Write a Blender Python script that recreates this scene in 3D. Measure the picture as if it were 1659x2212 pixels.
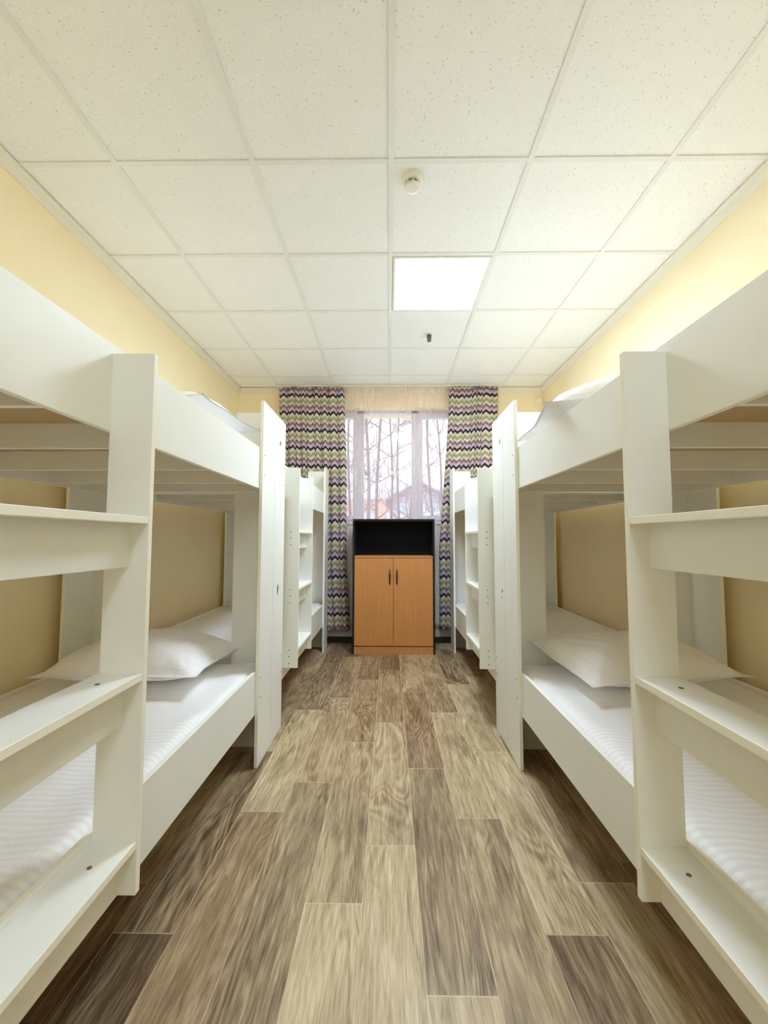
import bpy, bmesh, math, random
from mathutils import Vector, Matrix, noise

# ------------------------------------------------------------------ scene, camera, world, light, exposure
S = bpy.context.scene
for o in list(bpy.data.objects):
    bpy.data.objects.remove(o, do_unlink=True)
COL = S.collection
S.view_settings.view_transform = 'Standard'
S.view_settings.look = 'None'
S.view_settings.gamma = 1.0
S.view_settings.use_curve_mapping = False
S.view_settings.exposure = 1.38
S.cycles.max_bounces = 24; S.cycles.diffuse_bounces = 16; S.cycles.transparent_max_bounces = 16

CAM_H = 1.0857
CEIL = CAM_H + 1.6249
PITCH, YAW, ROLL = (math.radians(a) for a in (3.6013, -0.7567, -0.0864))
cam_data = bpy.data.cameras.new('camera')
cam = bpy.data.objects.new('camera', cam_data)
COL.objects.link(cam)
S.camera = cam
cam_data.sensor_fit = 'HORIZONTAL'
cam_data.sensor_width = 36.0
cam_data.lens = 36.0 * 909.48 / 1659.0
cam_data.clip_start = 0.02
cam_data.clip_end = 300
R_ = Vector((math.cos(YAW), -math.sin(YAW), 0))
F0 = Vector((math.sin(YAW), math.cos(YAW), 0))
F_ = F0 * math.cos(PITCH) + Vector((0, 0, 1)) * math.sin(PITCH)
U_ = -F0 * math.sin(PITCH) + Vector((0, 0, 1)) * math.cos(PITCH)
Rr = R_ * math.cos(ROLL) - U_ * math.sin(ROLL)
Ur = R_ * math.sin(ROLL) + U_ * math.cos(ROLL)
M = Matrix((Rr, Ur, -F_)).transposed().to_4x4()
M.translation = Vector((0, 0, CAM_H))
cam.matrix_world = M

world = bpy.data.worlds.new('world')
S.world = world
world.use_nodes = True
wn = world.node_tree.nodes
wn['Background'].inputs['Color'].default_value = (0.86, 0.93, 1.0, 1)
SKY = 0.72
wn['Background'].inputs['Strength'].default_value = SKY

PANEL_STRENGTH = 21.0
PANEL_COLOR = (0.70, 0.83, 0.96)

# light portal for the window opening (guides sampling of the sky only)
ld = bpy.data.lights.new('window_portal', 'AREA')
ld.shape = 'RECTANGLE'; ld.size = 1.9; ld.size_y = 1.25
ld.cycles.is_portal = True
lo = bpy.data.objects.new('window_portal', ld)
lo.location = (-0.02, 4.86, 1.85); lo.rotation_euler = (math.radians(-90), 0, 0)
COL.objects.link(lo)

# ------------------------------------------------------------------ materials
def srgb(r, g, b):
    f = lambda c: (c / 255 / 12.92) if c / 255 <= 0.04045 else ((c / 255 + 0.055) / 1.055) ** 2.4
    return (f(r), f(g), f(b), 1)

class NT:
    def __init__(s, name):
        s.m = bpy.data.materials.new(name); s.m.use_nodes = True
        s.t = s.m.node_tree; s.n = s.t.nodes; s.bsdf = s.n['Principled BSDF']; s.out = s.n['Material Output']
    def node(s, typ, **kw):
        n = s.n.new(typ)
        for k, v in kw.items():
            if k.startswith('i_'):
                n.inputs[k[2:].replace('_', ' ')].default_value = v
            else:
                setattr(n, k, v)
        return n
    def link(s, a, b): s.t.links.new(a, b)
    def ramp(s, fac, stops, interp='LINEAR'):
        r = s.n.new('ShaderNodeValToRGB'); r.color_ramp.interpolation = interp
        while len(r.color_ramp.elements) > 1: r.color_ramp.elements.remove(r.color_ramp.elements[0])
        r.color_ramp.elements[0].position = stops[0][0]; r.color_ramp.elements[0].color = stops[0][1]
        for p, c in stops[1:]:
            e = r.color_ramp.elements.new(p); e.color = c
        s.link(fac, r.inputs['Fac']); return r.outputs['Color']
    def mapping(s, coord, scale):
        mp = s.n.new('ShaderNodeMapping'); mp.inputs['Scale'].default_value = scale
        s.link(coord, mp.inputs['Vector']); return mp.outputs['Vector']
    def noise(s, vec, scale, detail=4, rough=0.5, dist=0.0):
        n = s.n.new('ShaderNodeTexNoise')
        n.inputs['Scale'].default_value = scale; n.inputs['Detail'].default_value = detail
        n.inputs['Roughness'].default_value = rough; n.inputs['Distortion'].default_value = dist
        if vec is not None: s.link(vec, n.inputs['Vector'])
        return n.outputs['Fac']
    def mix(s, fac, a, b, mode='MIX'):
        x = s.n.new('ShaderNodeMix'); x.data_type = 'RGBA'; x.blend_type = mode
        for sock, v in ((x.inputs[0], fac), (x.inputs[6], a), (x.inputs[7], b)):
            if hasattr(v, 'is_output') or isinstance(v, bpy.types.NodeSocket): s.link(v, sock)
            else: sock.default_value = v
        return x.outputs[2]
    def math(s, op, a, b=None):
        x = s.n.new('ShaderNodeMath'); x.operation = op
        for i, v in enumerate((a, b)):
            if v is None: continue
            if isinstance(v, bpy.types.NodeSocket): s.link(v, x.inputs[i])
            else: x.inputs[i].default_value = v
        return x.outputs[0]
    def bump(s, h, strength, dist=0.002):
        b = s.n.new('ShaderNodeBump'); b.inputs['Strength'].default_value = strength; b.inputs['Distance'].default_value = dist
        s.link(h, b.inputs['Height']); s.link(b.outputs['Normal'], s.bsdf.inputs['Normal'])
    def objco(s):
        return s.n.new('ShaderNodeTexCoord').outputs['Object']
    def worldco(s):
        return s.n.new('ShaderNodeNewGeometry').outputs['Position']

def plain(name, col, rough=0.5, var=0.03, scale=6.0, bump=0.0, bscale=200, metal=0.0, spec=0.5):
    k = NT(name); v = k.worldco()
    n = k.noise(v, scale, 3)
    lo_ = tuple(c * (1 - var) for c in col[:3]) + (1,); hi = tuple(min(1, c * (1 + var)) for c in col[:3]) + (1,)
    k.link(k.ramp(n, [(0.3, lo_), (0.7, hi)]), k.bsdf.inputs['Base Color'])
    k.bsdf.inputs['Roughness'].default_value = rough
    k.bsdf.inputs['Metallic'].default_value = metal
    k.bsdf.inputs['Specular IOR Level'].default_value = spec
    if bump: k.bump(k.noise(v, bscale, 2), bump, 0.001)
    return k.m

MAT = {}
MAT['laminate'] = plain('white_laminate', srgb(242, 244, 240), 0.42, 0.015, 3, 0.05, 600)
MAT['edge'] = plain('cream_edge_band', srgb(253, 252, 240), 0.45, 0.015)
MAT['ply'] = plain('raw_plywood', srgb(196, 170, 128), 0.7, 0.08, 5)
MAT['screw'] = plain('zinc_screw', srgb(120, 120, 116), 0.5, 0.05, metal=0.3)
MAT['chip'] = plain('chipped_board_core', srgb(120, 118, 92), 0.9, 0.3, 200)
MAT['cornice'] = plain('cornice_paint', srgb(236, 230, 214), 0.6, 0.01)
MAT['gridbar'] = plain('ceiling_grid_paint', srgb(238, 239, 236), 0.5, 0.01)
MAT['plastic'] = plain('white_plastic', srgb(238, 236, 226), 0.4, 0.01)
MAT['slot'] = plain('grey_plastic_slots', srgb(150, 148, 138), 0.6, 0.02)
MAT['sprinkler'] = plain('dark_metal', srgb(100, 100, 102), 0.35, 0.05, metal=0.7)
MAT['black'] = plain('black_laminate', srgb(12, 10, 13), 0.55, 0.1)
MAT['niche'] = plain('blue_black_back_panel', srgb(13, 17, 28), 0.9, 0.08)
MAT['handle'] = plain('dark_brown_metal', srgb(62, 36, 22), 0.35, 0.05)
MAT['pvc'] = plain('white_pvc', srgb(214, 210, 218), 0.35, 0.01)
MAT['radiator'] = plain('radiator_paint', srgb(226, 228, 222), 0.4, 0.01)
MAT['basedark'] = plain('dark_skirting', srgb(52, 40, 32), 0.5, 0.1)
MAT['door'] = plain('door_paint', srgb(228, 224, 212), 0.5, 0.02)
MAT['snow'] = plain('snow', srgb(240, 242, 250), 0.8, 0.03, 0.5)
MAT['bark'] = plain('bark', srgb(150, 134, 136), 0.9, 0.25, 8)
MAT['twig'] = plain('twig', srgb(158, 138, 136), 0.9, 0.2, 8)
MAT['redbrick'] = plain('salmon_render', srgb(232, 190, 172), 0.9, 0.08, 2)
MAT['timber'] = plain('grey_timber', srgb(205, 190, 196), 0.9, 0.1, 3)
MAT['roof'] = plain('weathered_roof', srgb(190, 172, 184), 0.9, 0.1, 3)
MAT['darkglass'] = plain('dark_window', srgb(210, 220, 235), 0.2, 0.05)

# walls: pale yellow embossed paper
k = NT('yellow_wallpaper'); v = k.worldco()
k.link(k.ramp(k.noise(v, 2.2, 3), [(0.3, srgb(245, 229, 190)), (0.7, srgb(249, 235, 198))]), k.bsdf.inputs['Base Color'])
k.bsdf.inputs['Roughness'].default_value = 0.75
k.bump(k.noise(k.mapping(v, (1, 1, 0.45)), 220, 3, 0.6), 0.25, 0.0015)
MAT['wall'] = k.m
k = NT('wall_under_window'); v = k.worldco()
k.link(k.ramp(k.noise(v, 2.2, 3), [(0.3, srgb(225, 224, 218)), (0.7, srgb(232, 230, 224))]), k.bsdf.inputs['Base Color'])
MAT['wallwhite'] = k.m

# ceiling tile: mineral fibre with pin holes
k = NT('mineral_fibre_tile'); v = k.worldco()
base = k.ramp(k.noise(v, 1.3, 2), [(0.35, srgb(246, 248, 246)), (0.65, srgb(250, 251, 250))])
d1 = k.noise(v, 130, 1, 0.5)
dots = k.ramp(d1, [(0.68, (0, 0, 0, 1)), (0.76, (1, 1, 1, 1))])
d2 = k.noise(v, 230, 2, 0.6)
fine = k.ramp(d2, [(0.3, (0.95, 0.95, 0.95, 1)), (0.55, (1, 1, 1, 1))])
c1 = k.mix(1.0, base, fine, 'MULTIPLY')
c2 = k.mix(dots, c1, srgb(205, 204, 196))
k.link(c2, k.bsdf.inputs['Base Color'])
k.bsdf.inputs['Roughness'].default_value = 0.9
k.bump(d2, 0.3, 0.001)
MAT['tile'] = k.m

# lamp panel, with a weaker version for the added rear lamp
for nm_, st_ in (('panel', PANEL_STRENGTH), ('panel_added', PANEL_STRENGTH * 0.5)):
    k = NT('led_panel_light'); k.n.remove(k.bsdf)
    em = k.node('ShaderNodeEmission'); em.inputs['Color'].default_value = PANEL_COLOR + (1,)
    em.inputs['Strength'].default_value = st_
    k.link(em.outputs[0], k.out.inputs['Surface']); MAT[nm_] = k.m

# floor: printed oak planks; each plank has its own tone (attribute 'tone')
k = NT('oak_vinyl_planks')
uv = k.node('ShaderNodeUVMap', uv_map='plank').outputs['UV']
at = k.node('ShaderNodeAttribute', attribute_name='tone')
sep = k.node('ShaderNodeSeparateColor'); k.link(at.outputs['Color'], sep.inputs[0])
def dev(x, amp): return k.math('MULTIPLY', k.math('SUBTRACT', x, 0.5), amp)
fine = k.noise(k.mapping(uv, (190, 11, 1)), 1.0, 4, 0.6, 0.5)
med = k.noise(k.mapping(uv, (34, 3.0, 1)), 1.0, 5, 0.65, 1.6)
blotch = k.noise(k.mapping(uv, (8, 1.7, 1)), 1.0, 3, 0.55, 1.0)
fld = k.noise(k.mapping(uv, (6.5, 1.15, 1)), 1.0, 2, 0.45, 0.5)
ring = k.math('SINE', k.math('MULTIPLY', fld, 110.0))
rgate = k.ramp(k.noise(k.mapping(uv, (4, 2.0, 1)), 1.0, 1), [(0.42, (0, 0, 0, 1)), (0.58, (1, 1, 1, 1))])
kn = k.noise(k.mapping(uv, (20, 9, 1)), 1.0, 2, 0.5, 1.2)
knot = k.ramp(kn, [(0.70, (0, 0, 0, 1)), (0.80, (1, 1, 1, 1))])
fac = k.math('ADD', dev(blotch, 0.75), dev(med, 0.95))
fac = k.math('ADD', fac, dev(fine, 0.75))
fac = k.math('ADD', fac, k.math('MULTIPLY', k.math('MULTIPLY', ring, rgate), 0.10))
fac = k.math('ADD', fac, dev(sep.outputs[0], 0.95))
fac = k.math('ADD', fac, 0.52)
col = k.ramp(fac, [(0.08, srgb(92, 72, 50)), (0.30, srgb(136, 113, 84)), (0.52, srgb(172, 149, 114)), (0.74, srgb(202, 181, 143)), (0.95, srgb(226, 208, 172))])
col = k.mix(sep.outputs[2], col, srgb(176, 128, 84), 'MIX')
col = k.mix(k.math('MULTIPLY', knot, 0.55), col, srgb(96, 76, 58))
ed = k.node('ShaderNodeUVMap', uv_map='edge').outputs['UV']
es = k.node('ShaderNodeSeparateXYZ'); k.link(ed, es.inputs[0])
line = k.math('MAXIMUM', k.math('LESS_THAN', es.outputs[0], 0.0030), k.math('LESS_THAN', es.outputs[1], 0.0035))
col = k.mix(k.math('MULTIPLY', line, 0.45), col, srgb(232, 216, 184))
k.link(col, k.bsdf.inputs['Base Color'])
k.bsdf.inputs['Roughness'].default_value = 0.42
k.bsdf.inputs['Specular IOR Level'].default_value = 0.45
k.bump(fine, 0.12, 0.001)
MAT['floor'] = k.m

# beech doors
k = NT('beech_veneer'); v = k.objco()
g = k.noise(k.mapping(v, (60, 60, 3)), 1.0, 4, 0.6, 0.3)
k.link(k.ramp(g, [(0.3, srgb(200, 134, 74)), (0.7, srgb(210, 146, 84))]), k.bsdf.inputs['Base Color'])
k.bsdf.inputs['Roughness'].default_value = 0.42
MAT['beech'] = k.m

# bed linen: satin stripe across the bed
def linen(name, along, c0=srgb(252, 252, 253), c1=srgb(243, 243, 246), scale=45.0):
    k = NT(name); v = k.objco()
    sp = k.node('ShaderNodeSeparateXYZ'); k.link(v, sp.inputs[0])
    w = k.math('SINE', k.math('MULTIPLY', sp.outputs[along], 2 * math.pi * scale))
    wf = k.ramp(k.math('ADD', k.math('MULTIPLY', w, 0.5), 0.5), [(0.42, c1), (0.58, c0)])
    k.link(wf, k.bsdf.inputs['Base Color'])
    rr = k.ramp(k.math('ADD', k.math('MULTIPLY', w, 0.5), 0.5), [(0.42, (0.75,) * 3 + (1,)), (0.58, (0.45,) * 3 + (1,))])
    k.link(rr, k.bsdf.inputs['Roughness'])
    k.bsdf.inputs['Sheen Weight'].default_value = 0.15
    k.bump(k.noise(v, 9, 5, 0.6, 0.8), 0.35, 0.02)
    return k.m
MAT['sheet'] = linen('striped_satin_sheet', 1)
MAT['pillow'] = linen('striped_satin_pillowcase', 0, srgb(252, 252, 253), srgb(249, 249, 251), 60)

# chevron curtain (uses fabric UV in metres)
k = NT('chevron_curtain')
uv = k.node('ShaderNodeUVMap', uv_map='cloth').outputs['UV']
sp = k.node('ShaderNodeSeparateXYZ'); k.link(uv, sp.inputs[0])
pp = k.math('PINGPONG', sp.outputs[0], 0.036)
z = k.math('ADD', sp.outputs[1], k.math('MULTIPLY', pp, 0.85))
fr = k.math('FRACT', k.math('DIVIDE', z, 0.190))
BK, CR, GN, MV, LI = srgb(50, 42, 54), srgb(226, 217, 200), srgb(168, 171, 132), srgb(146, 118, 132), srgb(212, 192, 202)
TN = srgb(200, 186, 158)
c = k.ramp(fr, [(0.0, BK), (0.15, LI), (0.33, MV), (0.49, CR), (0.64, GN), (0.82, CR)], 'CONSTANT')
k.link(c, k.bsdf.inputs['Base Color'])
k.bsdf.inputs['Roughness'].default_value = 0.85
k.bump(k.noise(uv, 700, 2), 0.15, 0.001)
tr = k.node('ShaderNodeBsdfTranslucent'); k.link(c, tr.inputs['Color'])
mx = k.node('ShaderNodeMixShader'); mx.inputs[0].default_value = 0.18
k.link(k.bsdf.outputs[0], mx.inputs[1]); k.link(tr.outputs[0], mx.inputs[2]); k.link(mx.outputs[0], k.out.inputs['Surface'])
MAT['chevron'] = k.m

# sheer
k = NT('sheer_voile'); k.n.remove(k.bsdf)
tp = k.node('ShaderNodeBsdfTransparent'); tp.inputs['Color'].default_value = (1.0, 0.97, 0.99, 1)
tl = k.node('ShaderNodeBsdfTranslucent'); tl.inputs['Color'].default_value = srgb(246, 236, 238)
df = k.node('ShaderNodeBsdfDiffuse'); df.inputs['Color'].default_value = srgb(248, 236, 236)
m1 = k.node('ShaderNodeMixShader'); m1.inputs[0].default_value = 0.45
k.link(df.outputs[0], m1.inputs[1]); k.link(tl.outputs[0], m1.inputs[2])
uv = k.node('ShaderNodeUVMap', uv_map='cloth').outputs['UV']
nn = k.noise(k.mapping(uv, (34, .5, 1)), 1.0, 1)
fa = k.node('ShaderNodeMapRange'); fa.inputs['To Min'].default_value = 0.24; fa.inputs['To Max'].default_value = 0.30
fa.inputs['From Min'].default_value = 0.3; fa.inputs['From Max'].default_value = 0.7
k.link(nn, fa.inputs['Value'])
m2 = k.node('ShaderNodeMixShader'); k.link(fa.outputs[0], m2.inputs[0])
k.link(tp.outputs[0], m2.inputs[1]); k.link(m1.outputs[0], m2.inputs[2]); k.link(m2.outputs[0], k.out.inputs['Surface'])
MAT['sheer'] = k.m

k = NT('window_glass'); k.n.remove(k.bsdf)
tp = k.node('ShaderNodeBsdfTransparent'); tp.inputs['Color'].default_value = (0.97, 0.985, 0.98, 1)
gl = k.node('ShaderNodeBsdfGlossy'); gl.inputs['Roughness'].default_value = 0.02
m2 = k.node('ShaderNodeMixShader'); m2.inputs[0].default_value = 0.012
k.link(tp.outputs[0], m2.inputs[1]); k.link(gl.outputs[0], m2.inputs[2]); k.link(m2.outputs[0], k.out.inputs['Surface'])
MAT['glass'] = k.m

# ------------------------------------------------------------------ mesh helpers
def obj(name, bm, mats, parent=None, smooth=False, bevel=0.0):
    me = bpy.data.meshes.new(name)
    bmesh.ops.recalc_face_normals(bm, faces=bm.faces)
    bm.to_mesh(me); bm.free()
    if not isinstance(mats, (list, tuple)): mats = [mats]
    for m in mats: me.materials.append(MAT[m])
    if smooth:
        for p in me.polygons: p.use_smooth = True
    o = bpy.data.objects.new(name, me); COL.objects.link(o)
    if parent: o.parent = parent
    if bevel:
        b = o.modifiers.new('bevel', 'BEVEL'); b.width = bevel; b.segments = 2; b.limit_method = 'ANGLE'
    return o

def box(bm, x0, x1, y0, y1, z0, z1, mi=0):
    x0, x1 = sorted((x0, x1)); y0, y1 = sorted((y0, y1)); z0, z1 = sorted((z0, z1))
    vs = [bm.verts.new(p) for p in ((x0, y0, z0), (x1, y0, z0), (x1, y1, z0), (x0, y1, z0), (x0, y0, z1), (x1, y0, z1), (x1, y1, z1), (x0, y1, z1))]
    for f in ((3, 2, 1, 0), (4, 5, 6, 7), (0, 1, 5, 4), (1, 2, 6, 5), (2, 3, 7, 6), (3, 0, 4, 7)):
        fc = bm.faces.new([vs[i] for i in f]); fc.material_index = mi

def boxes(*bs):
    bm = bmesh.new()
    for b in bs: box(bm, *b)
    return bm

def prism(bm, poly, axis, a0, a1, mi=0):
    """extrude a 2-D polygon along an axis"""
    def P(u, v, a):
        return {'X': (a, u, v), 'Y': (u, a, v), 'Z': (u, v, a)}[axis]
    A = [bm.verts.new(P(u, v, a0)) for u, v in poly]; B = [bm.verts.new(P(u, v, a1)) for u, v in poly]
    n = len(poly)
    bm.faces.new(A).material_index = mi; bm.faces.new(B[::-1]).material_index = mi
    for i in range(n):
        bm.faces.new((A[i], B[i], B[(i + 1) % n], A[(i + 1) % n])).material_index = mi

def lathe(bm, prof, center, axis='Z', n=32, mi=0):
    c = Vector(center); rings = []
    for r, h in prof:
        ring = []
        for i in range(n):
            a = 2 * math.pi * i / n; u, v = r * math.cos(a), r * math.sin(a)
            p = {'Z': Vector((u, v, h)), 'Y': Vector((u, h, v)), 'X': Vector((h, u, v))}[axis]
            ring.append(bm.verts.new(c + p))
        rings.append(ring)
    for a, b in zip(rings, rings[1:]):
        for i in range(n):
            bm.faces.new((a[i], a[(i + 1) % n], b[(i + 1) % n], b[i])).material_index = mi
    bm.faces.new(rings[0][::-1]).material_index = mi; bm.faces.new(rings[-1]).material_index = mi

def tube(bm, pts, radii, n=8, mi=0):
    rings = []
    for i, p in enumerate(pts):
        p = Vector(p)
        d = (Vector(pts[min(i + 1, len(pts) - 1)]) - Vector(pts[max(i - 1, 0)])).normalized()
        a = d.cross(Vector((0, 1, 0.01))).normalized(); b = d.cross(a)
        rings.append([bm.verts.new(p + (a * math.cos(t) + b * math.sin(t)) * radii[i]) for t in [2 * math.pi * j / n for j in range(n)]])
    for a, b in zip(rings, rings[1:]):
        for i in range(n):
            bm.faces.new((a[i], a[(i + 1) % n], b[(i + 1) % n], b[i])).material_index = mi
    bm.faces.new(rings[0][::-1]); bm.faces.new(rings[-1])

def props(o, label=None, cat=None, group=None, kind=None):
    if label: o['label'] = label
    if cat: o['category'] = cat
    if group: o['group'] = group
    if kind: o['kind'] = kind
    return o

def thing(name, label, cat, loc=(0, 0, 0), group=None):
    o = bpy.data.objects.new(name, None); o.empty_display_size = 0.1; COL.objects.link(o); o.location = loc
    return props(o, label, cat, group)

def copy_tree(o, parent=None):
    c = o.copy(); COL.objects.link(c); c.parent = parent
    for ch in list(o.children): copy_tree(ch, c)
    return c

def struct(name, bm, m, label, cat, parent=None, **kw):
    o = obj(name, bm, m, parent, **kw)
    if parent is None: props(o, label, cat, kind='structure')
    return o

# ------------------------------------------------------------------ setting
XW0, XW1, YN, YF = -1.65, 1.655, -1.95, 4.48
WX0, WX1, WZ0, WZ1 = -0.98, 0.92, 1.235, 2.50         # window opening

bm = bmesh.new()
uvl = bm.loops.layers.uv.new('plank'); uve = bm.loops.layers.uv.new('edge'); tl_ = bm.loops.layers.float_color.new('tone')
rnd = random.Random(5)
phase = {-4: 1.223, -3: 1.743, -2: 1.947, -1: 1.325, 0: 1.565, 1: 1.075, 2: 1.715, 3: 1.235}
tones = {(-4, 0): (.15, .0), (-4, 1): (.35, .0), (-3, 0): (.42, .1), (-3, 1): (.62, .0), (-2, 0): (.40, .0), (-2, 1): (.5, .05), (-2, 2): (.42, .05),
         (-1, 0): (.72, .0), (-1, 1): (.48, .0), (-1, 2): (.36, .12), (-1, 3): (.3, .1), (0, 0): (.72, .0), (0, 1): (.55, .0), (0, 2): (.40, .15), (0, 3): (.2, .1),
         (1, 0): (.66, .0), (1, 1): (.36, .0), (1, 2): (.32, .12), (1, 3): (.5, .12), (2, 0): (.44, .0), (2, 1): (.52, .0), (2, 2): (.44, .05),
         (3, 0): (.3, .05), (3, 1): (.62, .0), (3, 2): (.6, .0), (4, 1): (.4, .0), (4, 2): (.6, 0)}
LEN = 0.995
for kx in range(-11, 11):
    a, b = -0.082 + 0.1705 * kx, -0.082 + 0.1705 * (kx + 1)
    a, b = max(a, XW0), min(b, XW1)
    if b <= a: continue
    ph = phase.get(kx, rnd.random() + 1)
    for r in range(-5, 5):
        y0, y1 = max(ph + (r - 1) * LEN, YN), min(ph + r * LEN, YF)
        if y1 <= y0: continue
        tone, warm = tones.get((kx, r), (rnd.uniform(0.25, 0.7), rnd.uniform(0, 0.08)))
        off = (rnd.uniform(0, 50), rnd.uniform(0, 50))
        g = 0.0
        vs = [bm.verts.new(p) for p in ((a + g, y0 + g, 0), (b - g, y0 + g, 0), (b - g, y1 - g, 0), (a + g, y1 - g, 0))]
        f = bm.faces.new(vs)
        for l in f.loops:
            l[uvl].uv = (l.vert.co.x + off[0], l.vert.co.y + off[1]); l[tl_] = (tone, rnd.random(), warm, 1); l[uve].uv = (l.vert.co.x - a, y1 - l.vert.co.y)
# subfloor slab just below the planks
def face_uv_default(bm): pass
box(bm, XW0 - .1, XW1 + .1, YN - .1, YF + .1, -0.1, -0.0006)
for f in bm.faces:
    for l in f.loops:
        if l[tl_][3] == 0: l[tl_] = (0.5, 0, 0, 1)
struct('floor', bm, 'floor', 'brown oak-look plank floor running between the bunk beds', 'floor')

# walls
struct('wall_left', boxes((XW0 - .12, XW0, YN, YF, 0, CEIL + .1)), 'wall', 'pale yellow textured wall behind the left bunk beds', 'wall')
struct('wall_right', boxes((XW1, XW1 + .12, YN, YF, 0, CEIL + .1)), 'wall', 'pale yellow textured wall behind the right bunk beds', 'wall')
struct('wall_near', boxes((XW0 - .12, XW1 + .12, YN - .12, YN, 0, CEIL + .1)), 'wall', 'pale yellow wall behind the viewpoint', 'wall')
bm = bmesh.new()
D = YF + 0.42
box(bm, XW0 - .12, WX0, YF, D, 0, CEIL + .1); box(bm, WX1, XW1 + .12, YF, D, 0, CEIL + .1)
box(bm, WX0, WX1, YF, D, 0, WZ0); box(bm, WX0, WX1, YF, D, WZ1, CEIL + .1)
struct('wall_far', bm, 'wall', 'pale yellow end wall holding the window', 'wall')

struct('trim_5', boxes((WX0, WX1, YF - .004, YF - .0005, .062, WZ0 - .002)), 'wallwhite', 'light grey painted wall panel under the window behind the radiator', 'wall panel')
# ceiling tiles (one recessed slab) + grid bars
GX, GY = 0.0062, 1.7213
TZ = CEIL + 0.007
bm = bmesh.new()
panels = [(GX, GY + .6), (GX, GY - 3.0)]
xs = sorted({XW0, XW1, *[GX + .6 * i for i in range(-2, 3)]}); ys = sorted({YN, YF, *[GY + .6 * j for j in range(-6, 5)]})
for i in range(len(xs) - 1):
    for j in range(len(ys) - 1):
        if any(abs(xs[i] - px) < .01 and abs(ys[j] - py) < .01 for px, py in panels): continue
        box(bm, xs[i] + .004, xs[i + 1] - .004, ys[j] + .004, ys[j + 1] - .004, TZ, TZ + .012)
box(bm, XW0, XW1, YN, YF, TZ + .06, TZ + .1)
ceil = struct('ceiling', bm, 'tile', 'white suspended ceiling of square mineral fibre tiles', 'ceiling')
bm = bmesh.new()
W = 0.012
for i in range(-2, 3): box(bm, GX + .6 * i - W, GX + .6 * i + W, YN, YF, CEIL, CEIL + .006)
for j in range(-6, 5): box(bm, XW0, XW1, GY + .6 * j - W, GY + .6 * j + W, CEIL + .0006, CEIL + .0062)
struct('ceiling_grid', bm, 'gridbar', None, None, ceil)
# cove trims
def cove(name, axis, side, a0, a1, label):
    bm = bmesh.new(); w, h = 0.036, 0.05; t = CEIL - 0.0005
    pr = [(0, 0), (w, 0), (w, -.006), (w * .62, -h * .35), (w * .3, -h * .75), (.006, -h), (0, -h)]
    if axis == 'Y': poly = [(side[0] + side[1] * u, t + v) for u, v in pr]
    else: poly = [(side[0] + side[1] * u, t + v) for u, v in pr]
    prism(bm, poly, axis, a0, a1); struct(name, bm, 'cornice', label, 'cornice')
cove('trim_1', 'Y', (XW0, 1), YN, YF, 'white cove moulding along the top of the left wall')
cove('trim_2', 'Y', (XW1, -1), YN, YF, 'white cove moulding along the top of the right wall')
cove('trim_3', 'X', (YF, -1), XW0 + .036, XW1 - .036, 'white cove moulding above the window wall')
cove('trim_4', 'X', (YN, 1), XW0 + .036, XW1 - .036, 'white cove moulding above the wall behind the viewpoint')
# skirtings
struct('baseboard_far', boxes((XW0 + .015, XW1 - .015, YF - .014, YF, 0, .06)), 'basedark', 'dark brown skirting under the window', 'baseboard')
struct('baseboard_left', boxes((XW0, XW0 + .014, YN + .02, YF, 0, .06)), 'basedark', 'dark brown skirting on the left wall', 'baseboard')
struct('baseboard_right', boxes((XW1 - .014, XW1, YN + .02, YF, 0, .06)), 'basedark', 'dark brown skirting on the right wall', 'baseboard')
# door behind the viewpoint
dr = struct('door_1', boxes((-.45, .45, YN, YN + .03, 0, 2.05)), 'door', 'cream room door behind the viewpoint', 'door')
h = bmesh.new(); tube(h, [(.36, YN + .03, 1.0), (.36, YN + .07, 1.0), (.24, YN + .075, 1.0)], [.008, .008, .007]); obj('door_handle', h, 'screw', dr)

# window: PVC frame with fixed centre light and two sashes
YG = 4.64
def wx(x): return x
bm = bmesh.new()
f0, f1 = YG - .03, YG + .04
fw = 0.05
CX0, CX1 = -0.285, 0.247        # centre glass
CZ0, CZ1 = 1.33, 2.475
LS0, LS1 = -0.90, -0.403        # left sash glass
RS0, RS1 = 0.362, 0.855         # right sash glass
box(bm, WX0, WX1, f0, f1, WZ0, WZ0 + .055); box(bm, WX0, WX1, f0, f1, CZ1, WZ1)
box(bm, WX0, WX0 + fw, f0, f1, WZ0, WZ1); box(bm, WX1 - fw + .01, WX1, f0, f1, WZ0, WZ1)
box(bm, CX0 - .07, CX0, f0, f1, WZ0, WZ1); box(bm, CX1, CX1 + .07, f0, f1, WZ0, WZ1)
win = struct('window_1', bm, 'pvc', 'white three part plastic window behind the sheer curtain', 'window')
for a, b in ((LS0, LS1), (RS0, RS1)):
    bm = bmesh.new(); z0, z1 = WZ0 + .10, 2.42; e = 0.05
    box(bm, a - e, a, f0 - .015, f1 - .01, z0 - e, z1 + e); box(bm, b, b + e, f0 - .015, f1 - .01, z0 - e, z1 + e)
    box(bm, a, b, f0 - .015, f1 - .01, z0 - e, z0); box(bm, a, b, f0 - .015, f1 - .01, z1, z1 + e)
    s_ = obj('window_sash', bm, 'pvc', win)
    obj('window_pane', boxes((a, b, YG, YG + .004, z0, z1)), 'glass', s_)
hb = bmesh.new(); box(hb, LS1 + .012, LS1 + .034, f0 - .03, f0 - .015, 1.75, 1.82); box(hb, LS1 + .016, LS1 + .03, f0 - .045, f0 - .03, 1.66, 1.80)
obj('window_handle', hb, 'plastic', win)
obj('window_pane', boxes((CX0, CX1, YG, YG + .004, WZ0 + .055, CZ1)), 'glass', win)
struct('window_sill', boxes((WX0 - .04, WX1 + .04, 4.455, f0, WZ0, WZ0 + .022)), 'pvc', None, None, win, bevel=.004)

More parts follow.
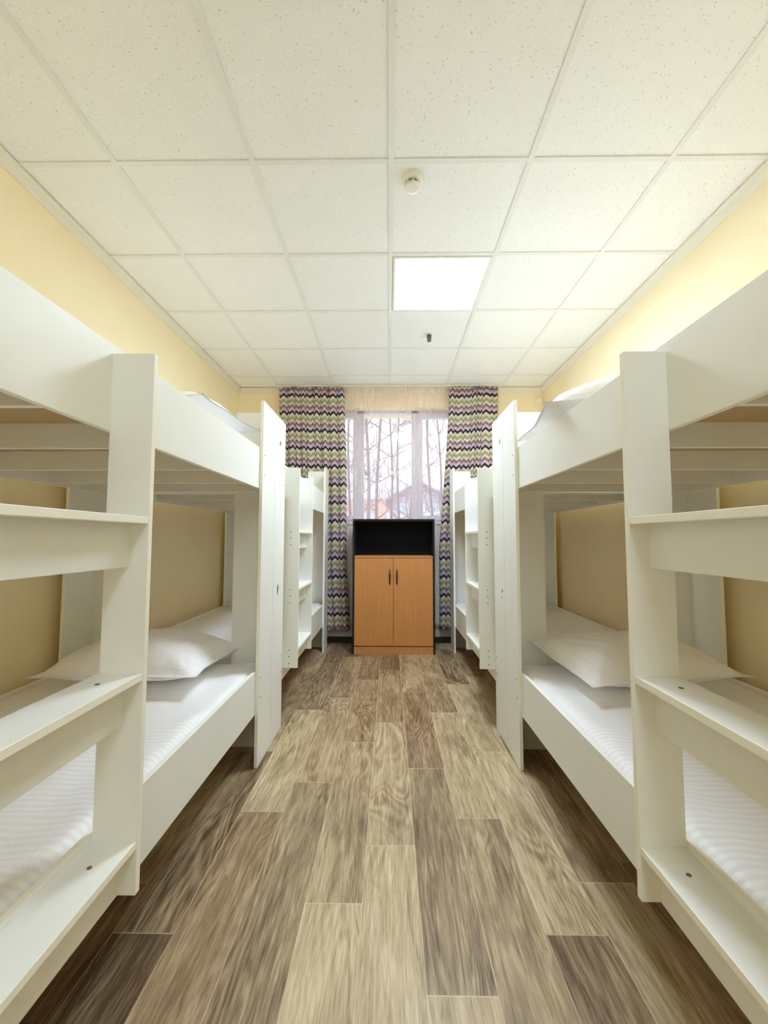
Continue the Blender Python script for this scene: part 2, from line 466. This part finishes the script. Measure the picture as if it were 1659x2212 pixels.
# ceiling lamps
def panel_lamp(px, py, label, mat='panel'):
    t = thing('ceiling_light', label, 'ceiling light', (px + .3, py + .3, CEIL), 'square light panels in the ceiling')
    obj('diffuser', boxes((-.272, .272, -.272, .272, -.0035, .004)), mat, t)
    bm = bmesh.new()
    for b in ((-.286, -.272, -.286, .286), (.272, .286, -.286, .286), (-.272, .272, -.286, -.272), (-.272, .272, .272, .286)):
        box(bm, *b, -.005, .006)
    obj('lamp_frame', bm, 'plastic', t)
    obj('lamp_housing', boxes((-.286, .286, -.286, .286, .0065, .03)), 'plastic', t)
    return t
panel_lamp(panels[0][0], panels[0][1], 'glowing square white light panel in the ceiling beyond the smoke detector')
panel_lamp(panels[1][0], panels[1][1], 'added unseen square white light panel in the ceiling behind the viewpoint', 'panel_added')  # unseen second panel, added to light the room from behind the camera

# smoke detector
t = thing('smoke_detector', 'round white smoke detector on the ceiling before the light panel', 'smoke detector', (.103, 1.808, CEIL + .007))
bm = bmesh.new(); lathe(bm, [(.044, 0), (.047, -.003), (.047, -.018), (.042, -.024), (.034, -.027)], (0, 0, 0)); obj('detector_base', bm, 'plastic', t, smooth=False)
bm = bmesh.new(); lathe(bm, [(.026, -.027), (.026, -.043)], (0, 0, 0)); obj('sensing_chamber', bm, 'slot', t)
bm = bmesh.new()
for i in range(8):
    a = i * math.pi / 4; c_, s__ = math.cos(a), math.sin(a)
    tube(bm, [(c_ * .031, s__ * .031, -.026), (c_ * .031, s__ * .031, -.044)], [.003, .003], 6)
lathe(bm, [(.034, -.043), (.036, -.047), (.033, -.053), (.022, -.057)], (0, 0, 0)); obj('detector_cap', bm, 'plastic', t)

t = thing('sprinkler_head', 'small dark grey sprinkler head on the ceiling beyond the light panel', 'sprinkler', (.315, 3.27, CEIL + .007))
bm = bmesh.new(); lathe(bm, [(.022, 0), (.022, -.004), (.015, -.01)], (0, 0, 0), n=20); obj('escutcheon', bm, 'gridbar', t)
bm = bmesh.new(); lathe(bm, [(.015, -.008), (.019, -.012), (.019, -.032), (.015, -.036), (.017, -.04), (.017, -.058), (.012, -.064)], (0, 0, 0), n=20); obj('sprinkler_body', bm, 'sprinkler', t, smooth=False)

# wall sensor in the far right corner, small white box high on left wall
t = thing('motion_sensor', 'small white motion sensor on the end wall in the right corner', 'sensor', (1.60, YF, 2.56))
bm = bmesh.new(); lathe(bm, [(.028, 0), (.034, -.015), (.034, -.035), (.022, -.05)], (0, 0, 0), 'Y', 20); obj('sensor_body', bm, 'plastic', t)
obj('sensor_bracket', boxes((-.03, .03, -.004, -.0005, -.04, .04)), 'plastic', t)
t = thing('junction_box', 'small white electrical box at the left photo edge high on the wall', 'junction box', (XW0, 1.585, 2.35))
obj('box_body', boxes((0, .035, -.045, .045, -.07, .07)), 'plastic', t, bevel=.004)
obj('box_lid', boxes((.035, .04, -.04, .04, -.065, .065)), 'plastic', t)

# radiator behind the sheer
t = thing('radiator', 'white ribbed radiator on the end wall under the window behind the sheer', 'radiator', (0, 0, 0))
for i in range(17):
    x = -.66 + i * .08
    bm = boxes((x, x + .07, 4.425, 4.462, .2, .74)); obj('radiator_section', bm, 'radiator', t, bevel=.008)
bm = bmesh.new(); tube(bm, [(-.7, 4.445, .26), (.74, 4.445, .26)], [.012, .012], 10); tube(bm, [(-.7, 4.445, .68), (.74, 4.445, .68)], [.012, .012], 10)
obj('radiator_pipe', bm, 'radiator', t)
for x in (-.3, .3): obj('wall_bracket', boxes((x, x + .03, 4.4625, 4.4755, .5, .6)), 'radiator', t)

# ------------------------------------------------------------------ cabinet
cx0, cx1, cy0, cy1, ch = -.352, .430, 4.020, 4.345, 1.272
t = thing('cabinet', 'beech two door cabinet with black sides and open top niche below the window', 'cabinet', ((cx0 + cx1) / 2, (cy0 + cy1) / 2, 0))
ox, oy = t.location.x, t.location.y
def cb(name, mat, *b, parent=None, bevel=.001):
    return obj(name, boxes(*[(q[0] - ox, q[1] - ox, q[2] - oy, q[3] - oy, q[4], q[5]) for q in b]), mat, parent or t, bevel=bevel)
cb('side_panel', 'black', (cx0, cx0 + .018, cy0, cy1, 0, ch - .018)); cb('side_panel', 'black', (cx1 - .018, cx1, cy0, cy1, 0, ch - .018))
cb('top_panel', 'black', (cx0, cx1, cy0, cy1, ch - .018, ch))
cb('back_panel', 'niche', (cx0 + .018, cx1 - .018, cy1 - .012, cy1, .03, ch - .018))
cb('shelf', 'beech', (cx0 + .018, cx1 - .018, cy0 + .002, cy1 - .012, .902, .918))
cb('plinth', 'beech', (cx0 + .018, cx1 - .018, cy0 + .008, cy0 + .024, 0, .072))
cb('bottom_panel', 'beech', (cx0 + .018, cx1 - .018, cy0 + .024, cy1 - .012, .072, .088))
mid = (cx0 + cx1) / 2 - .003
for a, b, hx in ((cx0 + .020, mid - .0015, mid - .033), (mid + .0015, cx1 - .020, mid + .035)):
    d = cb('door', 'beech', (a, b, cy0, cy0 + .016, .080, .898))
    hm = bmesh.new(); n = 11
    pts = [(hx - ox, cy0 - oy - .022 * math.sin(math.pi * i / (n - 1)) ** .6 + .001, .652 + .14 * i / (n - 1)) for i in range(n)]
    tube(hm, pts, [.0045 + .004 * math.sin(math.pi * i / (n - 1)) for i in range(n)], 10); obj('handle', hm, 'handle', d, smooth=True)
bm_ = [(cx0 + .2 - ox, cx0 + .23 - ox)]

# ------------------------------------------------------------------ curtains
def drape(name, x0f, x1f, z0, z1, yb, folds, amp, mat, gather, seed, nz=60, hem=0.0, uoff=0.0, header=True):
    """x0f,x1f: functions of z for the left/right edges"""
    rr = random.Random(seed); bm = bmesh.new(); uvl = bm.loops.layers.uv.new('cloth')
    nx = folds * 12; phs = [rr.uniform(-.5, .5) for _ in range(folds + 2)]; am = [rr.uniform(.55, 1.25) for _ in range(folds + 2)]
    cum = [0]
    wd = [rr.uniform(.7, 1.4) for _ in range(folds)]; tot = sum(wd)
    bnd = [0]
    for w_ in wd: bnd.append(bnd[-1] + w_ / tot)
    grid = []
    for j in range(nz + 1):
        tz = j / nz; z = z1 + (z0 - z1) * tz; row = []
        xa, xb = x0f(z), x1f(z)
        for i in range(nx + 1):
            s = i / nx
            kf = min(folds - 1, max(0, next((q for q in range(folds) if s <= bnd[q + 1] + 1e-9), folds - 1)))
            loc_ = (s - bnd[kf]) / (bnd[kf + 1] - bnd[kf])
            amp_ = amp * am[kf] * (0.55 + 0.45 * min(1, tz * 3)) 
            yy = (math.sin(math.pi * loc_) ** 2 if mat == 'sheer' else abs(math.sin(math.pi * loc_)) ** .8) * amp_ * 2 - amp
            if header and tz < .05: yy += amp * .35 * math.sin(s * folds * 9)
            yy += .004 * noise.noise(Vector((s * 8, z * 2.5, seed)))
            xx = xa + (xb - xa) * s + .3 * amp_ * math.sin(2 * math.pi * loc_) * .5 + .006 * noise.noise(Vector((s * 5, z * 1.5, seed + 9)))
            row.append(bm.verts.new((xx, yb - yy, z + hem * math.sin(s * folds * 6.28) * (tz > .98))))
        grid.append(row)
    width = (x1f(z1) - x0f(z1)) * gather
    # cloth u follows arc length along a middle row, so the print bends round the folds
    rowm = grid[nz // 2]; arc = [0]
    for a, b in zip(rowm, rowm[1:]): arc.append(arc[-1] + (Vector((a.co.x, a.co.y)) - Vector((b.co.x, b.co.y))).length)
    sc_ = width / arc[-1] if width > arc[-1] else 1.0
    for j in range(nz):
        for i in range(nx):
            f = bm.faces.new((grid[j][i], grid[j + 1][i], grid[j + 1][i + 1], grid[j][i + 1]))
            uvs = [(i, j), (i, j + 1), (i + 1, j + 1), (i + 1, j)]
            for l, (a, b) in zip(f.loops, uvs):
                dz = .022 * noise.noise(Vector((arc[a] * 2.6, seed * 3.1, b / nz * 1.5)))
                l[uvl].uv = (arc[a] * sc_ + uoff, z1 + (z0 - z1) * b / nz + dz + 5)
    o = obj(name, bm, mat, smooth=True)
    if mat == 'chevron':
        m = o.modifiers.new('thickness', 'SOLIDIFY'); m.thickness = .0015
    return o
def lerp(pts):
    def f(z):
        pts_ = sorted(pts)
        if z <= pts_[0][0]: return pts_[0][1]
        for (a, b), (c, d) in zip(pts_, pts_[1:]):
            if z <= c: return b + (d - b) * (z - a) / (c - a)
        return pts_[-1][1]
    return f
CZT = CEIL - .014
o = drape('curtain', lerp([(.15, -1.10), (2.7, -1.178)]), lerp([(.14, -.405), (.8, -.45), (1.9, -.455), (2.7, -.486)]), .145, CZT, 4.368, 9, .026, 'chevron', 1.25, 3, hem=.0)
props(o, 'chevron print curtain left of the window in purple, green and cream', 'curtain', 'chevron curtains beside the window')
o = drape('curtain', lerp([(.15, .515), (1.0, .52), (2.1, .606), (2.7, .640)]), lerp([(.15, 1.06), (2.7, 1.148)]), .155, CZT, 4.368, 7, .026, 'chevron', 1.25, 8, uoff=.3)
props(o, 'chevron print curtain right of the window in purple, green and cream', 'curtain', 'chevron curtains beside the window')
o = drape('sheer_curtain', lerp([(.1, -.95)]), lerp([(.1, .98)]), .18, CZT, 4.408, 34, .0035, 'sheer', 1.0, 5, nz=30, header=False)
props(o, 'thin white sheer curtain hanging across the window', 'sheer curtain')
t = thing('curtain_track', 'white curtain track fixed along the ceiling above the window', 'curtain track', (0, 4.39, CEIL))
obj('track_rail', boxes((-1.22, 1.2, -.026, -.006, -.012, -.0008), (-1.22, 1.2, .006, .026, -.012, -.0008)), 'plastic', t)
for x in (-1.22, 1.2): obj('track_end_cap', boxes((x - .006, x + .006, -.03, .03, -.014, -.0008)), 'plastic', t)

# ------------------------------------------------------------------ bunk beds
T = 0.016
ZTOP, ZUT, ZUB, ZLT, ZLB = 1.772, 1.535, 1.332, .4465, .244
LBED, PITCHB = 2.015, 2.018
def screw_at(parent, p, axis, r=.0045, name='screw', mat='screw'):
    bm = bmesh.new(); lathe(bm, [(r, 0), (r, .0012), (r * .6, .0018)] if True else [], (0, 0, 0), axis, 10)
    # orient outward
    o = obj(name, bm, mat, parent); return o
def disc(parent, c, nrm, r=.0045, name='screw', mat='screw', th=.0016):
    n = Vector(nrm); bm = bmesh.new()
    ax = 'X' if abs(n.x) > .5 else ('Y' if abs(n.y) > .5 else 'Z'); sg = n.x + n.y + n.z
    lathe(bm, [(r, 0), (r, sg * th * .7), (r * .55, sg * th)], c, ax, 10)
    return obj(name, bm, mat, parent)
def chip(parent, c, w, h, sx, seed):
    rr = random.Random(seed); bm = bmesh.new(); pts = []
    for i in range(9):
        a = 2 * math.pi * i / 9; q = rr.uniform(.45, 1.1)
        pts.append((c[1] + math.cos(a) * w * q, c[2] + math.sin(a) * h * q))
    prism(bm, pts, 'X', c[0], c[0] - sx * .0006)
    return obj('paint_chip', bm, 'chip', parent)

def banded(o):
    """edge banding: the thin faces of a 16 mm board take the cream edge tape"""
    if o.data.materials[0] != MAT['laminate']: return o
    o.data.materials.append(MAT['edge'])
    for p in o.data.polygons:
        ls = [(o.data.vertices[a].co - o.data.vertices[b].co).length for a, b in p.edge_keys]
        if min(ls) < T * 1.05: p.material_index = 1
    return o

def bunk(s, xa, xu, label, y0=.2575):
    """s=-1 left, +1 right. xa: outer face of the aisle legs, xu: outer edge of the ladder"""
    t = thing('bunk_bed', label, 'bunk bed', (s * 1.11, y0, 0), 'white bunk beds along both walls')
    X0 = s * 1.11
    lx = lambda x: x - X0                       # world x -> local
    xo = s * 1.60                               # wall side outer face
    L = LBED; LW = .219; TW = .195
    def P(name, mat, *b, parent=None, bevel=.0012):
        return banded(obj(name, boxes(*[(lx(q[0]), lx(q[1]), q[2], q[3], q[4], q[5]) for q in b]), mat, parent or t, bevel=bevel))
    # L-shaped legs: (longitudinal board + transverse board)
    legs = []
    for side, xf, d in (('a', xa, s), ('w', xo, -s)):
        for end in (0, 1):
            ya, yb = (0, LW) if end == 0 else (L - LW, L)
            ty0, ty1 = (0, T) if end == 0 else (L - T, L)
            bm = bmesh.new()
            box(bm, lx(xf), lx(xf + d * T), ya, yb, 0, ZTOP)
            box(bm, lx(xf + d * T), lx(xf + d * (T + TW)), ty0, ty1, 0, ZTOP)
            lg = banded(obj('leg', bm, 'laminate', t, bevel=.0015)); legs.append(lg)
            if side == 'a':
                for z in (1.50, 1.40, .41, .32):
                    disc(lg, (lx(xa), ya + (.03 if end == 1 else LW - .03), z), (-s, 0, 0), .004)
    # rails
    ri = xa + s * T; rw = xo - s * T
    for z0, z1 in ((ZUB, ZUT), (ZLB, ZLT)):
        P('side_rail', 'laminate', (ri, ri + s * T, T + .001, L - T - .001, z0, z1))
        P('side_rail', 'laminate', (rw, rw - s * T, T + .001, L - T - .001, z0, z1))
    # transverse ribs of the upper base
    inn0, inn1 = ri + s * T, rw - s * T
    for y in (.15, .53, .91, 1.29, 1.67):
        r_ = P('bed_slat', 'laminate', (inn0, inn1, y, y + T, 1.34, 1.412))
    P('end_rail', 'laminate', (inn0, inn1, L - 2 * T - .002, L - T - .001, 1.335, 1.412)); P('end_rail', 'laminate', (inn0, inn1, T + .001, 2 * T + .002, 1.335, 1.412))
    P('end_rail', 'laminate', (inn0, inn1, L - 2 * T - .002, L - T - .001, .25, .318)); P('end_rail', 'laminate', (inn0, inn1, T + .001, 2 * T + .002, .25, .318))
    P('bed_base', 'ply', (inn0, inn1, .035, L - .035, 1.412, 1.420)); P('bed_base', 'ply', (inn0, inn1, .035, L - .035, .318, .326))
    for y in (.5, 1.0, 1.5): P('bed_slat', 'laminate', (inn0, inn1, y, y + T, .25, .318))
    # ladder: two transverse uprights, three treads each with an apron below
    yn, yf = .252, .6855
    zb, zt = .322, 1.5134
    for y in (yn, yf):
        bm = bmesh.new(); cc = .012
        poly = [(lx(xu), zb + 0), (lx(xu), zt), (lx(ri), zt), (lx(ri), zb)]
        prism(bm, poly, 'Y', y, y + T)
        u = banded(obj('ladder_upright', bm, 'laminate', t, bevel=.0015))
        if y == yn:
            for zz in (1.134, .7886, .4337):
                for q in (.045, .085): disc(u, (lx(xu + s * .05), y, zz - q), (0, -1, 0), .0035)
                disc(u, (lx(xu + s * .05), y, zz - .008), (0, -1, 0), .0035)
    for zz in (1.134, .7886, .4337):
        tr_ = P('tread', 'laminate', (xu + s * .001, ri, yn + T, yf, zz - T, zz))
        for yy in (yn + T + .07, yf - .075): disc(tr_, (lx(xu + s * .05), yy, zz), (0, 0, 1), .0048)
        P('tread_apron', 'laminate', (xu + s * .042, xu + s * (.042 + T), yn + T, yf, zz - T - .097, zz - T))
    # slat screws seen under the upper base on the wall side rail
    return t

XL, XR, XUL, XUR = -.6262, .6142, -.5436, .5317
bl = bunk(-1, XL, XUL, 'white bunk bed with ladder nearest on the left')
br = bunk(1, XR, XUR, 'white bunk bed with ladder nearest on the right')
bl2 = copy_tree(bl); bl2.location.y += PITCHB + .002; bl2['label'] = 'white bunk bed at the far end of the left wall by the window'
br2 = copy_tree(br); br2.location.y += PITCHB + .002; br2['label'] = 'white bunk bed at the far end of the right wall by the window'
# chipped marks on the aisle legs
def leg_of(b, k): return [c for c in b.children if c.name.split('.')[0] == 'leg'][k]
chip(leg_of(bl2, 0), (XL + 1.11, .095, .80), .02, .032, -1, 1); chip(leg_of(bl2, 0), (XL + 1.11, .10, 1.63), .016, .022, -1, 2)
chip(leg_of(br2, 0), (XR - 1.11, .045, .80), .014, .014, 1, 3); chip(leg_of(br2, 0), (XR - 1.11, .055, .765), .011, .010, 1, 7)
chip(leg_of(br2, 0), (XR - 1.11, .05, 1.63), .014, .018, 1, 4)

# ------------------------------------------------------------------ mattresses and pillows
def rounded_grid_box(sx, sy, sz, r, step):
    bm = bmesh.new(); hx, hy, hz = sx / 2, sy / 2, sz / 2
    def axis(h):
        inner = h - r; n = max(1, int(2 * inner / step)); k = 4
        a = [-h + r * (1 - math.cos(math.pi / 2 * i / k)) if False else -h + r * i / k for i in range(k)]
        return a + [-inner + 2 * inner * i / n for i in range(n + 1)] + [-q for q in reversed(a)]
    ax, ay, az = axis(hx), axis(hy), axis(hz)
    vd = {}
    def V(x, y, z):
        key = (round(x, 5), round(y, 5), round(z, 5))
        if key not in vd:
            p = Vector((x, y, z)); i = Vector((max(-hx + r, min(hx - r, x)), max(-hy + r, min(hy - r, y)), max(-hz + r, min(hz - r, z))))
            d = p - i
            if d.length > 1e-9: p = i + d.normalized() * r
            vd[key] = bm.verts.new(p)
        return vd[key]
    for z in (-hz, hz):
        for i in range(len(ax) - 1):
            for j in range(len(ay) - 1): bm.faces.new((V(ax[i], ay[j], z), V(ax[i + 1], ay[j], z), V(ax[i + 1], ay[j + 1], z), V(ax[i], ay[j + 1], z)))
    for y in (-hy, hy):
        for i in range(len(ax) - 1):
            for j in range(len(az) - 1): bm.faces.new((V(ax[i], y, az[j]), V(ax[i + 1], y, az[j]), V(ax[i + 1], y, az[j + 1]), V(ax[i], y, az[j + 1])))
    for x in (-hx, hx):
        for i in range(len(ay) - 1):
            for j in range(len(az) - 1): bm.faces.new((V(x, ay[i], az[j]), V(x, ay[i + 1], az[j]), V(x, ay[i + 1], az[j + 1]), V(x, ay[i], az[j + 1])))
    return bm

def wrinkle(x, y, seed):
    v = Vector((x, y, seed * 7.3))
    a = noise.noise(v * 2.2) * .006
    b = 1 - abs(noise.noise(Vector((x * 5 + 2 * y, y * 7 - x, seed)))) * 2
    c = 1 - abs(noise.noise(Vector((x * 9, y * 3.2 + 1.5 * x, seed + 3)))) * 2
    return a + max(0, b - .55) * .008 + max(0, c - .6) * .007

def mattress(s, y0, z0, zt, seed, label, group):
    xi, xo_ = (abs(XL) if s < 0 else XR) + 2 * T + .004, 1.60 - 2 * T - .004
    y1 = y0 + LBED - 2 * T - .012; ys_ = y0 + T + .006
    th = zt - z0
    bm = rounded_grid_box(xo_ - xi, y1 - ys_, th, .035, .022)
    hx = (xo_ - xi) / 2; hy = (y1 - ys_) / 2
    for v in bm.verts:
        if v.co.z > 0:
            k_ = v.co.z / (th / 2)
            ex = (hx - abs(v.co.x)); ey = hy - abs(v.co.y)
            edge = min(1, max(0, ex / .06)) * min(1, max(0, ey / .06))
            # rumpled tuck along the aisle edge
            aisle = (v.co.x * s < 0)
            w = wrinkle(v.co.x, v.co.y, seed)
            if aisle and ex < .14:
                q = (1 - ex / .14)
                w += q * (.022 * abs(noise.noise(Vector((v.co.y * 8, ex * 9, seed)))) + .008)
            v.co.z += w * k_ * (.35 + .65 * edge)
    for v in bm.verts:     # keep sides within the rails
        v.co.x = max(-hx, min(hx, v.co.x))
    o = obj('mattress', bm, 'sheet', smooth=True)
    o.location = (s * (xi + xo_) / 2, (ys_ + y1) / 2, z0 + th / 2)
    return props(o, label, 'mattress', group)

Y1_, Y2_ = .2575, .2575 + PITCHB + .002
mi = 0
for s, nm in ((-1, 'left'), (1, 'right')):
    for y0, pos in ((Y1_, 'nearest'), (Y2_, 'far')):
        mattress(s, y0, .3265, .440, 3 + mi, 'mattress in white striped sheet on the lower bunk of the %s %s bed' % (pos, nm), 'sheeted mattresses on the lower bunks'); mi += 1
        mattress(s, y0, 1.4205, 1.525, 3 + mi, 'mattress in white sheet behind the upper rail of the %s %s bed' % (pos, nm), 'sheeted mattresses on the upper bunks'); mi += 1

def pillow(loc, a, b, th, rot, seed, label, group, up=1.0, droop=None):
    """a,b half sizes; th full loft"""
    bm = bmesh.new(); N = 56; top = []; bot = []
    def outline(u, v):
        x = a * u * (1 - .075 * (1 - v * v)); y = b * v * (1 - .075 * (1 - u * u))
        return x, y
    for j in range(N + 1):
        rt, rb = [], []
        for i in range(N + 1):
            u, v = -1 + 2 * i / N, -1 + 2 * j / N
            x, y = outline(u, v)
            uu, vv = min(1, abs(u) / .93), min(1, abs(v) / .93)
            prof = max(0, (1 - uu ** 2.6)) ** .62 * max(0, (1 - vv ** 2.6)) ** .62
            w = 0
            pv = Vector((x, y, seed * 3.3))
            edge_f = prof ** .4 if prof > 0 else 0
            w += noise.noise(pv * 5) * .012 * edge_f
            rg = 1 - abs(noise.noise(Vector((x * 16 + y * 3, y * 5, seed)))) * 2
            w += max(0, rg - .35) * .010 * edge_f
            # creases running in from the corners
            r2 = math.hypot(1 - abs(u), 1 - abs(v)); an = math.atan2(1 - abs(v), 1 - abs(u) + 1e-6)
            w += .007 * math.sin(an * 11 + seed) * math.exp(-r2 * 2.2) * edge_f
            fl = .003 * math.sin(14 * x + seed) + .004 * math.sin(17 * y + seed * 2)
            zt_ = prof * th * .66 + w * up + fl; zb_ = -prof * th * .34 + w * .3 + fl
            if droop:
                d = droop(x, y); zt_ += d; zb_ += d
            rt.append(bm.verts.new((x, y, zt_ + .0015))); 
            rb.append(rt[-1] if i in (0, N) or j in (0, N) else bm.verts.new((x, y, zb_ - .0015)))
        top.append(rt); bot.append(rb)
    for j in range(N):
        for i in range(N):
            bm.faces.new((top[j][i], top[j][i + 1], top[j + 1][i + 1], top[j + 1][i]))
            try: bm.faces.new((bot[j][i], bot[j + 1][i], bot[j + 1][i + 1], bot[j][i + 1]))
            except ValueError: pass
    o = obj('pillow', bm, 'pillow', smooth=True)
    o.location = loc; o.rotation_euler = rot
    return props(o, label, 'pillow', group)
G1, G2 = 'pillows on the lower bunks', 'pillows on the upper bunks'
pillow((-1.125, 2.02, .512), .345, .31, .20, (math.radians(-3), math.radians(0), math.radians(1)), 2, 'plump white pillow on the lower bunk of the nearest left bed', G1)
pillow((1.09, 2.005, .512), .345, .31, .20, (math.radians(-3), math.radians(-2), math.radians(6)), 5, 'plump white pillow with raised corner on the lower bunk of the nearest right bed', G1, 1.0, lambda x, y: .05 * max(0, -x / .345) ** 1.5 * max(0, y / .31 + .4))
pillow((-1.12, 2.02 + PITCHB, .497), .34, .28, .14, (0, 0, math.radians(4)), 9, 'white pillow on the lower bunk of the far left bed', G1)
pillow((1.10, 2.02 + PITCHB, .497), .34, .28, .14, (0, 0, math.radians(-5)), 13, 'white pillow on the lower bunk of the far right bed', G1)
pillow((-1.0, 1.86, 1.612), .34, .30, .13, (0, math.radians(-2), math.radians(-6)), 17, 'white pillow on the upper bunk of the nearest left bed', G2)
pillow((.97, 1.80, 1.622), .36, .33, .18, (math.radians(0), math.radians(-5), math.radians(-8)), 21, 'white pillow overhanging the upper rail of the nearest right bed', G2)
pillow((-1.06, 3.80, 1.585), .34, .30, .12, (0, 0, math.radians(-6)), 25, 'white pillow on the upper bunk of the far left bed', G2)

# ------------------------------------------------------------------ outside
struct('ground', boxes((-60, 60, 5.0, 120, -.9, -.6)), 'snow', 'snowy ground outside the window', 'ground')
def house():
    t = thing('house', 'grey timber house with gabled roof beyond the trees outside', 'house', (1.85, 26, -.6))
    bm = bmesh.new(); prism(bm, [(-1.75, 0), (1.75, 0), (1.75, 4.2), (0, 5.1), (-1.75, 4.2)], 'Y', 0, 6); obj('house_wall', bm, 'timber', t)
    for sg in (-1, 1):
        bm = bmesh.new(); prism(bm, [(0, 5.20), (sg * 2.1, 4.10), (sg * 2.1, 4.0), (0, 5.10)], 'Y', -.4, 6.4); obj('roof', bm, 'roof', t)
        bm = bmesh.new(); prism(bm, [(0, 5.28), (sg * 2.12, 4.16), (sg * 2.12, 4.10), (0, 5.21)], 'Y', -.38, 6.3); obj('roof_snow', bm, 'snow', t)
    for x in (-1.35, -.35, .65):
        f = obj('house_window', boxes((x, x + .7, -.06, 0, 3.0, 3.85)), 'snow', t); obj('pane', boxes((x + .08, x + .62, -.08, -.06, 3.08, 3.77)), 'darkglass', f)
    obj('porch_roof', boxes((.2, 3.4, -2.0, -.002, 3.0, 3.25)), 'snow', t)
    for x in (.25, 3.25): obj('porch_post', boxes((x, x + .1, -1.95, -1.85, 0, 3.0)), 'timber', t)
house()
t = thing('building', 'salmon coloured building far behind the trees outside', 'building', (-3.5, 42, -.6))
obj('building_wall', boxes((-5, 5, 0, 8, 0, 5.6)), 'redbrick', t)
bm = bmesh.new(); prism(bm, [(-5.4, 5.6), (5.4, 5.6), (5.4, 5.8), (0, 7.4), (-5.4, 5.8)], 'Y', -.4, 8.4); obj('roof', bm, 'snow', t)
for x in (-3.8, -1.4, 1.0, 3.2): obj('building_window', boxes((x, x + 1.0, -.05, 0, 2.8, 4.2)), 'darkglass', t)

def tree(x, y, h, r, lean, seed, label, nb=18):
    rr = random.Random(seed)
    t = thing('bare_tree', label, 'tree', (x, y, -.6), 'bare trees outside the window')
    bm = bmesh.new(); pts = []; n = 12
    for i in range(n + 1):
        q = i / n; pts.append(Vector((lean * q * h + .06 * h * .15 * math.sin(q * 7 + seed), .05 * math.sin(q * 5 + seed), q * h)))
    tube(bm, pts, [r * (1 - .75 * i / n) for i in range(n + 1)], 8); obj('trunk', bm, 'bark', t, smooth=True)
    bm = bmesh.new()
    def br(p, d, L, rad, depth):
        q = [p]; 
        for i in range(4):
            d = (d + Vector((rr.uniform(-.3, .3), rr.uniform(-.3, .3), rr.uniform(-.1, .25)))).normalized(); q.append(q[-1] + d * L / 4)
        tube(bm, q, [rad, rad * .8, rad * .6, rad * .45, rad * .25], 4)
        if depth > 0:
            for i in (1, 2, 3, 4):
                dd = (d + Vector((rr.uniform(-1, 1), rr.uniform(-1, 1), rr.uniform(-.2, .6)))).normalized(); br(q[i], dd, L * .55, rad * .5, depth - 1)
    for i in range(nb):
        q = rr.uniform(.22, .98); p = pts[min(n, int(q * n))]
        a = rr.uniform(0, 6.28); br(p, Vector((math.cos(a), math.sin(a) * .6, rr.uniform(.1, .8))).normalized(), h * .15 * rr.uniform(.6, 1.2), r * .3, 2)
    obj('branches', bm, 'twig', t)
tree(-.30, 12.5, 10, .055, .0, 3, 'slim straight bare tree centred in the middle window pane')
tree(.01, 14.5, 9, .05, .002, 5, 'straight bare tree just right of the middle tree outside')
tree(.34, 13.2, 9, .045, -.004, 8, 'thin bare tree near the right edge of the middle pane')
tree(-.50, 11.0, 8, .06, -.035, 11, 'bare tree leaning left outside the middle pane')
tree(1.32, 12.0, 9, .045, -.035, 14, 'slender leaning bare tree seen in the right window pane')
tree(1.85, 14.2, 9, .045, -.045, 17, 'second leaning bare tree at the right of the right pane')
tree(-1.18, 12.2, 9, .05, .01, 20, 'bare tree seen in the left window pane beside the curtain')
tree(.9, 18.0, 10, .06, .01, 23, 'bare tree standing before the timber house', 20)
tree(-1.6, 20.0, 11, .08, .01, 29, 'bare tree standing before the salmon building', 22)
